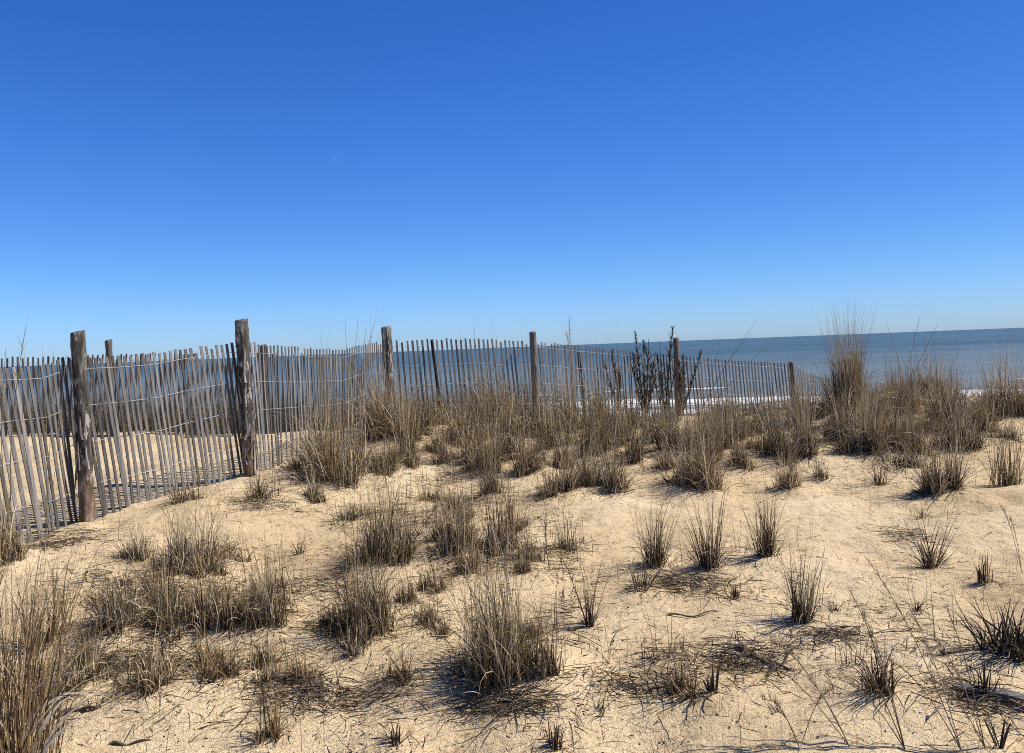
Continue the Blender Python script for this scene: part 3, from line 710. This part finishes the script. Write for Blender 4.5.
for x, y, w, h, style, lab, zone in placed:
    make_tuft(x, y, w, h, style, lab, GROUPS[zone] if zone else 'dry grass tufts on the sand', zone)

# ------------------------------------------------------------------ dark seed-headed plants before the fence
def weed(px, py, ptop, Y, label, n=6, spread=.12):
    b = at_depth(px, py, Y); x, y = b[0], b[1]; z0 = float(gz(x, y)[0]); org = np.array((x, y, z0))
    tz = at_depth(px, ptop, Y)[2]; hm = tz-z0
    root = empty('dried_weed', tuple(org)); tag(root, label, 'plant', 'dark dried plants before the fence')
    st = Geo(); lf = Geo(); hd = Geo()
    for k in range(n):
        a = rng.random()*6.28; ln = abs(rng.normal(.16, .13)); L_ = hm*rng.uniform(.55, 1.0) if k else hm
        u = np.linspace(0, 1, 7)
        pts = np.stack([x+np.cos(a)*(ln*u*L_+rng.normal(0, .015)), y+np.sin(a)*ln*u*L_, z0+u*L_], 1)
        st.tube(pts, np.linspace(.009, .004, 7), 5, .4)
        m = 80
        uu = rng.uniform(.12, .82, m); base = np.stack([np.interp(uu, u, pts[:, i]) for i in range(3)], 1)
        lf.blades(base, rng.random(m)*6.28, U(.15, .8, m), U(-.2, 1.6, m), U(.05, .16, m), U(.008, .024, m), U(.1, 1.0, m), segs=4)
        if k < max(2, n//2):
            m = 46; uu = rng.uniform(.86, 1.0, m); base = np.stack([np.interp(uu, u, pts[:, i]) for i in range(3)], 1)
            for q_ in range(3):                                   # side twigs
                v0 = rng.uniform(.45, .85); b0 = np.array([np.interp(v0, u, pts[:, i]) for i in range(3)]); a2 = rng.random()*6.28; l2 = rng.uniform(.10, .24)
                st.tube(np.stack([b0, b0+np.array((.3*np.cos(a2), .3*np.sin(a2), .6))*l2, b0+np.array((.45*np.cos(a2), .45*np.sin(a2), 1.2))*l2]), np.array((.004, .003, .002)), 4, .4)
            hd = Geo(); hd.blades(base, rng.random(m)*6.28, U(.1, .8, m), U(.1, .8, m), U(.03, .09, m), U(.008, .016, m), U(.3, .9, m), segs=2); hd.build('seed_head', M['stub'], root, origin=org)
    st.build('stem', M['stub'], root, origin=org); lf.build('leaves', M['dark'], root, origin=org)
weed(645, 410, 332, 12.7, 'dark dried plant with the tallest seed heads above the horizon, left of the fifth post', 8)
weed(664, 414, 328, 12.9, 'dark leafy dried plant with plumes close against the left of the fifth post', 6)
weed(682, 416, 352, 13.0, 'black leafy dried plant covering the foot of the fifth post', 6)
weed(620, 410, 352, 12.4, 'thin dark dried plant, leftmost of the seed-headed plants', 4)

# ------------------------------------------------------------------ tall thin plume stalks that rise above the fence
def plume(px, py, tops, Y, label, mat='wisp', w=.004, feather=0):
    b = at_depth(px, py, Y); x, y = b[0], b[1]; z0 = float(gz(x, y)[0]); org = np.array((x, y, z0))
    root = empty('grass_stalk', tuple(org)); tag(root, label, 'stalk', 'tall thin stalks against the sky')
    g = Geo(); f = Geo()
    for (tx, ty) in tops:
        t = at_depth(tx, ty, Y+rng.normal(0, .1)); u = np.linspace(0, 1, 8)[:, None]
        bend = np.array((rng.normal(0, .03), 0, 0))
        pts = org*(1-u)+t*u + bend*np.sin(u*np.pi)
        g.tube(pts, np.linspace(w*.6, w*.25, 8), 4, rng.uniform(.2, .8))
        if feather:
            m = feather; uu = rng.uniform(.72, 1.0, m); base = np.stack([np.interp(uu, u[:, 0], pts[:, i]) for i in range(3)], 1)
            f.blades(base, rng.random(m)*6.28, U(.2, .9, m), U(.0, .5, m), U(.04, .12, m), np.full(m, w*.4), U(.2, .8, m), segs=3)
    g.build('stem', M[mat], root, origin=org)
    if f.n: f.build('seed_head', M[mat], root, origin=org)
plume(575, 440, [(569, 316), (566, 330)], 11.2, 'pale branching stalk rising above the horizon right of the fourth post', w=.012, feather=22)
plume(352, 470, [(345, 316), (358, 320), (366, 328), (376, 318), (372, 334)], 9.0, 'bundle of thin stalks rising over the fence beside the third post', w=.007)
plume(14, 560, [(26, 326), (6, 348)], 4.4, 'feathered stalk rising above the fence at the left edge', w=.006, feather=18)
plume(45, 560, [(42, 345), (54, 350), (66, 352), (25, 352)], 4.6, 'thin stalks poking above the slats left of the nearest post', w=.004)
plume(700, 430, [(697, 337), (722, 340), (752, 332), (757, 320), (776, 334)], 12.2, 'thin bent stalks over the sea left of the feathery giant', w=.008)
plume(905, 420, [(920, 317), (886, 322), (938, 324), (940, 331)], 11.5, 'thin stalks over the sea right of the feathery giant', w=.008)
plume(490, 430, [(460, 330), (474, 326), (497, 335)], 10.3, 'thin stalks crossing the slats between the third and fourth posts', w=.006)

# arching wispy plants in the right foreground
def wispy(px, py, tops, label, n=4):
    x, y = at(px, py); z0 = float(gz(x, y)[0]); org = np.array((x, y, z0))
    root = empty('wispy_grass', tuple(org)); tag(root, label, 'grass stalk', 'wispy stalks in the right foreground')
    g = Geo(); f = Geo()
    for tx, ty, dy in tops:
        t = at_depth(tx, ty, y+dy)
        u = np.linspace(0, 1, 12)[:, None]
        mid = np.array((0, 0, .06))
        pts = org*(1-u)+t*u + mid*np.sin(u*np.pi)
        g.tube(pts, np.linspace(.0022, .0011, 12), 4, rng.uniform(.3, .8))
        m = 38; uu = rng.uniform(.40, 1.0, m); base = np.stack([np.interp(uu, u[:, 0], pts[:, i]) for i in range(3)], 1)
        d = t-org; az = math.atan2(d[1], d[0])
        f.blades(base, az+rng.normal(0, .5, m), U(.2, .9, m), U(.0, .6, m), U(.02, .06, m), np.full(m, .0022), U(.2, .8, m), segs=3)
    g.build('stem', M['wisp'], root, origin=org); f.build('seed_head', M['wisp'], root, origin=org)
wispy(962, 752, [(868, 560, .25), (905, 600, .2), (880, 655, .2)], 'arching wispy stalks bending left above the dark bent-blade tuft')
wispy(850, 752, [(790, 668, .1), (772, 640, .2), (742, 650, .2)], 'wispy stalks bending left at the bottom edge right of the middle')
wispy(800, 752, [(762, 700, .1), (770, 715, .05), (835, 690, .1)], 'short wispy stalks at the bottom edge beside the flat sprawling tuft')
wispy(905, 752, [(842, 640, .15), (862, 612, .2), (828, 676, .1), (850, 590, .25)], 'tallest bundle of wispy stalks bending left, rising from the bottom edge')
wispy(985, 752, [(935, 640, .15), (948, 612, .2), (925, 680, .1)], 'wispy stalks bending left beneath the large black spiky clump')
wispy(1022, 575, [(1000, 505, .2), (1010, 520, .2)], 'leaning bare stalk pair at the right edge above the black spiky clump')

# ------------------------------------------------------------------ driftwood, sticks, mats
def lying(px0, py0, px1, py1, w, th, name, label, cat, mat, round_=False, lift=.0):
    x0, y0 = at(px0, py0); x1, y1 = at(px1, py1)
    u = np.linspace(0, 1, 10); X = x0+(x1-x0)*u; Y = y0+(y1-y0)*u
    Z = ground(X, Y); Z = Z*.4+np.linspace(Z[0], Z[-1], 10)*.6 + th*.35 + lift*u
    g = Geo(); P_ = np.stack([X, Y, Z], 1)
    if round_:
        P_[:, 1] += .012*np.sin(u*7+px0); P_[:, 2] += .006*np.sin(u*11)
        g.tube(P_, w*.5*(1-.5*u)*(1+.15*np.sin(u*23)), 8, .45)
    else:
        d = np.array((x1-x0, y1-y0)); d /= np.linalg.norm(d); s = np.array((-d[1], d[0], 0.25)); s /= np.linalg.norm(s); up = np.array((0, 0, th))
        ww = w*.5*(1+.12*np.sin(u*9+1))*np.minimum(1, .35+u*5)
        V = np.stack([P_-s*ww[:, None], P_+s*ww[:, None], P_+s*ww[:, None]*.95+up, P_-s*ww[:, None]*.95+up], 1).reshape(-1, 3)
        Fq = [(i*4+j, i*4+(j+1) % 4, i*4+4+(j+1) % 4, i*4+4+j) for i in range(9) for j in range(4)] + [(3, 2, 1, 0), (36, 37, 38, 39)]
        g.add(V, Fq, .7)
    org = P_[0]
    o = g.build(name, mat, origin=org, smooth=round_); o.location = org
    tag(o, label, cat); return o
lying(952, 688, 1050, 714, .034, .012, 'driftwood_board', 'grey weathered board lying on the sand at the right edge', 'board', M['drift'], lift=.03)
lying(62, 722, 102, 712, .022, .02, 'fallen_stick', 'dark fallen stick lying in the left foreground', 'stick', M['twig'], True)
lying(108, 748, 152, 746, .014, .012, 'fallen_stick', 'thin dark stick lying at the bottom edge on the left', 'stick', M['twig'], True)
lying(768, 672, 796, 644, .016, .012, 'fallen_stick', 'forked grey stick end in the matted litter right of the flat sprawling tuft', 'stick', M['twig'], True)
lying(735, 645, 795, 668, .020, .016, 'fallen_stick', 'long dark stick in the matted litter right of the flat sprawling tuft', 'stick', M['twig'], True)
lying(668, 618, 725, 614, .010, .01, 'fallen_stick', 'thin dark twig lying below the pair of bare stem fans', 'stick', M['twig'], True)
lying(120, 478, 147, 513, .012, .01, 'fallen_stick', 'thin dark stick slanting down the sand from the slats by the nearest post', 'stick', M['twig'], True, lift=0)

MATS = []
def mat_thing(px, py, wpx, dpx, n, label, mat='stub', tint=.45):
    n = int(n*1.9); x, y = at(px, py); wm = wpx*y/F; x2, y2 = at(px, py-dpx); dm = abs(y2-y)+.03
    z0 = float(gz(x, y)[0]); org = np.array((x, y, z0)); g = Geo()
    bx = x+rng.normal(0, .28, n)*wm; by = y+rng.normal(0, .4, n)*dm
    base = np.stack([bx, by, ground(bx, by)+rng.uniform(.0, .025, n)], 1)
    g.blades(base, rng.choice([0, np.pi], n)+rng.normal(0, .8, n), U(1.3, 1.62, n), U(.0, .3, n), U(.04, .15, n), U(.0015, .005, n), np.clip(rng.normal(tint, .3, n), 0, 1), segs=4, power=3)
    for V_, F_, T_ in zip(g.V, g.F, g.T): MATS.append((V_, F_-F_.min(), T_))
mat_thing(740, 655, 110, 22, 260, 'dark matted litter on the sand right of the flat sprawling tuft')
mat_thing(690, 585, 110, 14, 240, 'dark mat of dead stems at the foot of the bare stem fans')
mat_thing(835, 634, 90, 8, 110, 'flat dark streak of dead stems right of the slim feathery tuft')
mat_thing(625, 688, 110, 10, 140, 'mat of dead stems between the largest foreground tuft and the flat sprawling one')
mat_thing(970, 700, 80, 18, 150, 'tangle of dead stems around the fallen grey board')
mat_thing(130, 590, 110, 14, 200, 'mat of dead stems on the sand in front of the nearest post')
mat_thing(130, 665, 170, 30, 380, 'broad mat of dead stems below the shadowed row on the left', tint=.55)
mat_thing(330, 705, 150, 26, 300, 'broad mat of dead stems left of the largest foreground tuft', tint=.5)
mat_thing(505, 706, 110, 12, 200, 'dark mat at the foot of the largest foreground tuft')
mat_thing(335, 590, 80, 14, 140, 'dark mat left of the tuft behind the wide bushy tuft')
mat_thing(905, 540, 50, 10, 90, 'flat pale stems at the left foot of the open V-shaped tuft', tint=.6)
mat_thing(265, 506, 80, 6, 110, 'dark mat under the low tuft by the tallest post')
mat_thing(60, 545, 90, 16, 200, 'heap of dead stems around the foot of the nearest post', 'grass', .45)

g = Geo()
for V_, F_, T_ in MATS: g.add(V_, F_, T_)
tag(g.build('matted_litter', M['stub']), kind='stuff')
# ------------------------------------------------------------------ uncountable ground cover
PX = np.array([q[0] for q in placed]); PY = np.array([q[1] for q in placed]); PW = np.array([q[2]*q[1]/F for q in placed])
def around(n, spread):
    k = rng.integers(0, len(PX), n)
    return PX[k]+rng.normal(0, 1, n)*(PW[k]*spread+.05)-.05, PY[k]+rng.normal(0, 1, n)*(PW[k]*spread*.7+.05)
def on_right_of_fence(x, y):
    # the grass side of the near fence
    fx = np.interp(y, NEARP[:16, 1], NEARP[:16, 0])
    return np.where(y < 10.5, x > fx+.05, True)
# fallen stems lying round the tufts
g = Geo(); n = 8000
bx, by = around(n, .9); k = on_right_of_fence(bx, by) & (by > 1.8); bx, by = bx[k], by[k]; n = len(bx)
base = np.stack([bx, by, ground(bx, by)+rng.uniform(.001, .008, n)], 1)
g.blades(base, rng.random(n)*6.28, U(1.35, 1.60, n), U(.0, .25, n), U(.04, .20, n), U(.0015, .0040, n)*(1+.04*by), np.clip(rng.normal(.4, .25, n), 0, 1), segs=4, power=3)
tag(g.build('fallen_stems', M['grass']), kind='stuff')
# short dark crumbs of dead leaf
g = Geo(); n = 5200
bx, by = around(n, 1.3); k = on_right_of_fence(bx, by) & (by > 1.8); bx, by = bx[k], by[k]; n = len(bx)
base = np.stack([bx, by, ground(bx, by)+rng.uniform(.001, .004, n)], 1)
g.blades(base, rng.random(n)*6.28, U(1.2, 1.6, n), U(.0, .8, n), U(.008, .035, n), U(.003, .007, n), np.clip(rng.normal(.45, .25, n), 0, 1), segs=2, power=3)
m = 6500
bx = U(-5, 7, m); by = 2+8*rng.random(m)**1.6; k = on_right_of_fence(bx, by); bx, by = bx[k], by[k]; m = len(bx)
base = np.stack([bx, by, ground(bx, by)+.002], 1)
g.blades(base, rng.random(m)*6.28, U(1.2, 1.6, m), U(.0, .8, m), U(.004, .016, m), U(.0025, .006, m), np.clip(rng.normal(.4, .3, m), 0, 1), segs=2, power=3)
tag(g.build('leaf_litter', M['stub']), kind='stuff')
# single fine standing wisps
g = Geo(); n = 3000
bx, by = around(n, 1.4); k = on_right_of_fence(bx, by) & (by > 2.6); bx, by = bx[k], by[k]; n = len(bx)
base = np.stack([bx, by, ground(bx, by)-.01], 1)
g.blades(base, rng.random(n)*6.28, np.abs(rng.normal(.12, .16, n)), np.abs(rng.normal(.2, .4, n)), U(.07, .30, n), U(.0014, .0028, n)*(1+.05*by), np.clip(rng.normal(.4, .2, n), 0, 1), segs=5)
tag(g.build('sparse_grass', M['grass']), kind='stuff')
# wisps thickest in the littered hollows on the left and in the middle
def project(P):
    Q = (np.asarray(P)-np.array((0, 0, EYE))) @ np.array(CM.to_3x3()); return W/2+F*Q[:, 0]/-Q[:, 2], H/2-F*Q[:, 1]/-Q[:, 2]
bx = U(-4.5, 5.5, 90000); by = 2.2+9*rng.random(90000)**1.3
qx, qy = project(np.stack([bx, by, ground(bx, by, False)], 1))
dens = np.zeros(len(bx))
for x0, y0, x1, y1, d_ in ((95, 575, 315, 648, .20), (60, 655, 310, 712, .14), (0, 560, 80, 720, .16), (320, 490, 590, 585, .14), (330, 590, 450, 645, .14), (440, 600, 600, 700, .12), (300, 440, 640, 500, .10), (620, 640, 800, 700, .09), (640, 540, 820, 600, .045), (840, 600, 1024, 753, .03), (150, 540, 250, 585, .12), (240, 480, 300, 512, .08)):
    ex = np.minimum(qx-x0, x1-qx)/28; ey = np.minimum(qy-y0, y1-qy)/14
    dens = np.maximum(dens, d_*np.clip(np.minimum(ex, ey), 0, 1))
dens *= 2.0*np.clip((vnoise(bx*3, by*3, 91)+.5)*2.4-.5, 0, 1.3)
k = (rng.random(len(bx)) < dens) & on_right_of_fence(bx, by); bx, by = bx[k], by[k]; n = len(bx)
g = Geo(); base = np.stack([bx, by, ground(bx, by)-.008], 1)
hh = np.where(rng.random(n) < .26, U(.16, .42, n), U(.04, .16, n))
g.blades(base, rng.random(n)*6.28, np.where(hh > .16, .3, 1)*np.abs(rng.normal(.25, .35, n)), np.where(hh > .16, .4, 1)*np.abs(rng.normal(.5, .7, n)), hh, U(.002, .0045, n)*(1+.05*by), np.clip(rng.normal(.42, .25, n), 0, 1), segs=5)
tag(g.build('hollow_grass', M['grass']), kind='stuff')
g = Geo(); kk = np.repeat(np.arange(n), 3); lx = bx[kk]+rng.normal(0, .05, 3*n); ly = by[kk]+rng.normal(0, .05, 3*n); m = 3*n
base = np.stack([lx, ly, ground(lx, ly)+rng.uniform(.001, .012, m)], 1)
g.blades(base, rng.choice([0, np.pi], m)+rng.normal(0, .7, m), U(1.25, 1.6, m), U(.0, .3, m), U(.03, .16, m), U(.0018, .0045, m), np.clip(rng.normal(.38, .28, m), 0, 1), segs=4, power=3)
tag(g.build('thatch', M['stub']), kind='stuff')
# grass growing between the crowded tufts on the crest
g = Geo(); n = 3600
bx = U(-2.2, 9.5, n); by = U(8.6, 13.2, n); by = by + np.clip(bx, 0, 9)*.02
dn = vnoise(bx*1.4, by*1.4, 77)+.5
k = (dn > .45) & on_right_of_fence(bx, by) & (by < np.interp(bx, NEARP[15:, 0], NEARP[15:, 1])-.05); bx, by = bx[k], by[k]; n = len(bx)
base = np.stack([bx, by, ground(bx, by)-.01], 1)
g.blades(base, rng.random(n)*6.28, np.abs(rng.normal(.3, .2, n)), np.abs(rng.normal(.9, .8, n)), U(.12, .42, n)*np.where(bx > 4, .75, 1), U(.004, .008, n), np.clip(rng.normal(.5, .24, n), 0, 1), segs=5)
tag(g.build('crest_grass', M['grass']), kind='stuff')
# grass behind the far fence, on the seaward dune
g = Geo(); n = 17000
bx = U(-11, 0.6, n); by = 11.72+2.6*rng.random(n)**1.5
base = np.stack([bx, by, ground(bx, by)-.01], 1)
g.blades(base, rng.random(n)*6.28, np.abs(rng.normal(.3, .2, n)), np.abs(rng.normal(.8, .7, n)), U(.25, .78, n), U(.005, .010, n), np.clip(rng.normal(.3, .2, n), 0, 1), segs=4)
n = 2600
bx = U(1.0, 8, n); by = np.interp(bx, NEARP[15:, 0], NEARP[15:, 1])+U(.15, 2.2, n)
base = np.stack([bx, by, ground(bx, by)-.01], 1)
g.blades(base, rng.random(n)*6.28, np.abs(rng.normal(.3, .2, n)), np.abs(rng.normal(.8, .7, n)), U(.10, .36, n), U(.005, .010, n), np.clip(rng.normal(.3, .2, n), 0, 1), segs=4)
tag(g.build('seaward_grass', M['olive']), kind='stuff')
# shell grit and pebbles
g = Geo(); n = 520
bx = U(-3.5, 5, n); by = 2.1+6*rng.random(n)**1.7; k = on_right_of_fence(bx, by)
for x, y in zip(bx[k], by[k]):
    r = random.uniform(.002, .006); z = float(ground(np.array([x]), np.array([y]))[0])+r*.2; a = random.uniform(0, 3)
    pr = []
    for zz, q in ((-.6, .7), (0.2, 1), (.8, .5)):
        for j in range(4):
            an = a+j*1.57+random.uniform(-.3, .3); pr.append((x+r*q*math.cos(an)*1.3, y+r*q*math.sin(an), z+r*.6*zz))
    g.add(pr, [(i*4+j, i*4+(j+1) % 4, i*4+4+(j+1) % 4, i*4+4+j) for i in range(2) for j in range(4)]+[(8, 9, 10, 11)], random.choice([.1, .2, .5, .95]))
mp_, tp, bp_ = new_mat('shell_grit'); at_ = N(tp, 'Attribute', attribute_name='tint')
tp.links.new(ramp(tp, [(.0, (.07, .05, .04)), (.3, (.16, .11, .08)), (.6, (.34, .25, .17)), (1, (.72, .68, .6))], at_.outputs['Fac']).outputs[0], bp_.inputs['Base Color']); bp_.inputs['Roughness'].default_value = .8
tag(g.build('shell_grit', mp_), kind='stuff')

# ------------------------------------------------------------------ the moon, barely brighter than the sky
d = ray(333, 161).normalized(); D = 30000.0; mc = np.array((0, 0, EYE))+np.array(d)*D; rm = 4.2/F*D
V = []; nr, ns = 24, 32
for i in range(nr+1):
    th = math.pi*i/nr
    for j in range(ns): V.append((rm*math.sin(th)*math.cos(2*math.pi*j/ns), rm*math.sin(th)*math.sin(2*math.pi*j/ns), rm*math.cos(th)))
Fq = [(i*ns+j, (i+1)*ns+j, (i+1)*ns+(j+1) % ns, i*ns+(j+1) % ns) for i in range(nr) for j in range(ns)]
mm, tm, bm_ = new_mat('moon_through_air'); tm.nodes.remove(bm_)
df = N(tm, 'BsdfDiffuse'); df.inputs[0].default_value = (.022, .022, .022, 1); tb = N(tm, 'BsdfTransparent'); ad = N(tm, 'AddShader')
tm.links.new(df.outputs[0], ad.inputs[0]); tm.links.new(tb.outputs[0], ad.inputs[1]); ge = N(tm, 'NewGeometry'); mxm = N(tm, 'MixShader'); tm.links.new(ge.outputs['Backfacing'], mxm.inputs[0]); tm.links.new(ad.outputs[0], mxm.inputs[1]); tm.links.new(tb.outputs[0], mxm.inputs[2]); tm.links.new(mxm.outputs[0], tm.nodes['Material Output'].inputs[0])
o = mesh_obj('moon', V, Fq, mm); o.location = mc
tag(o, 'faint pale daytime moon high in the blue sky', 'moon')
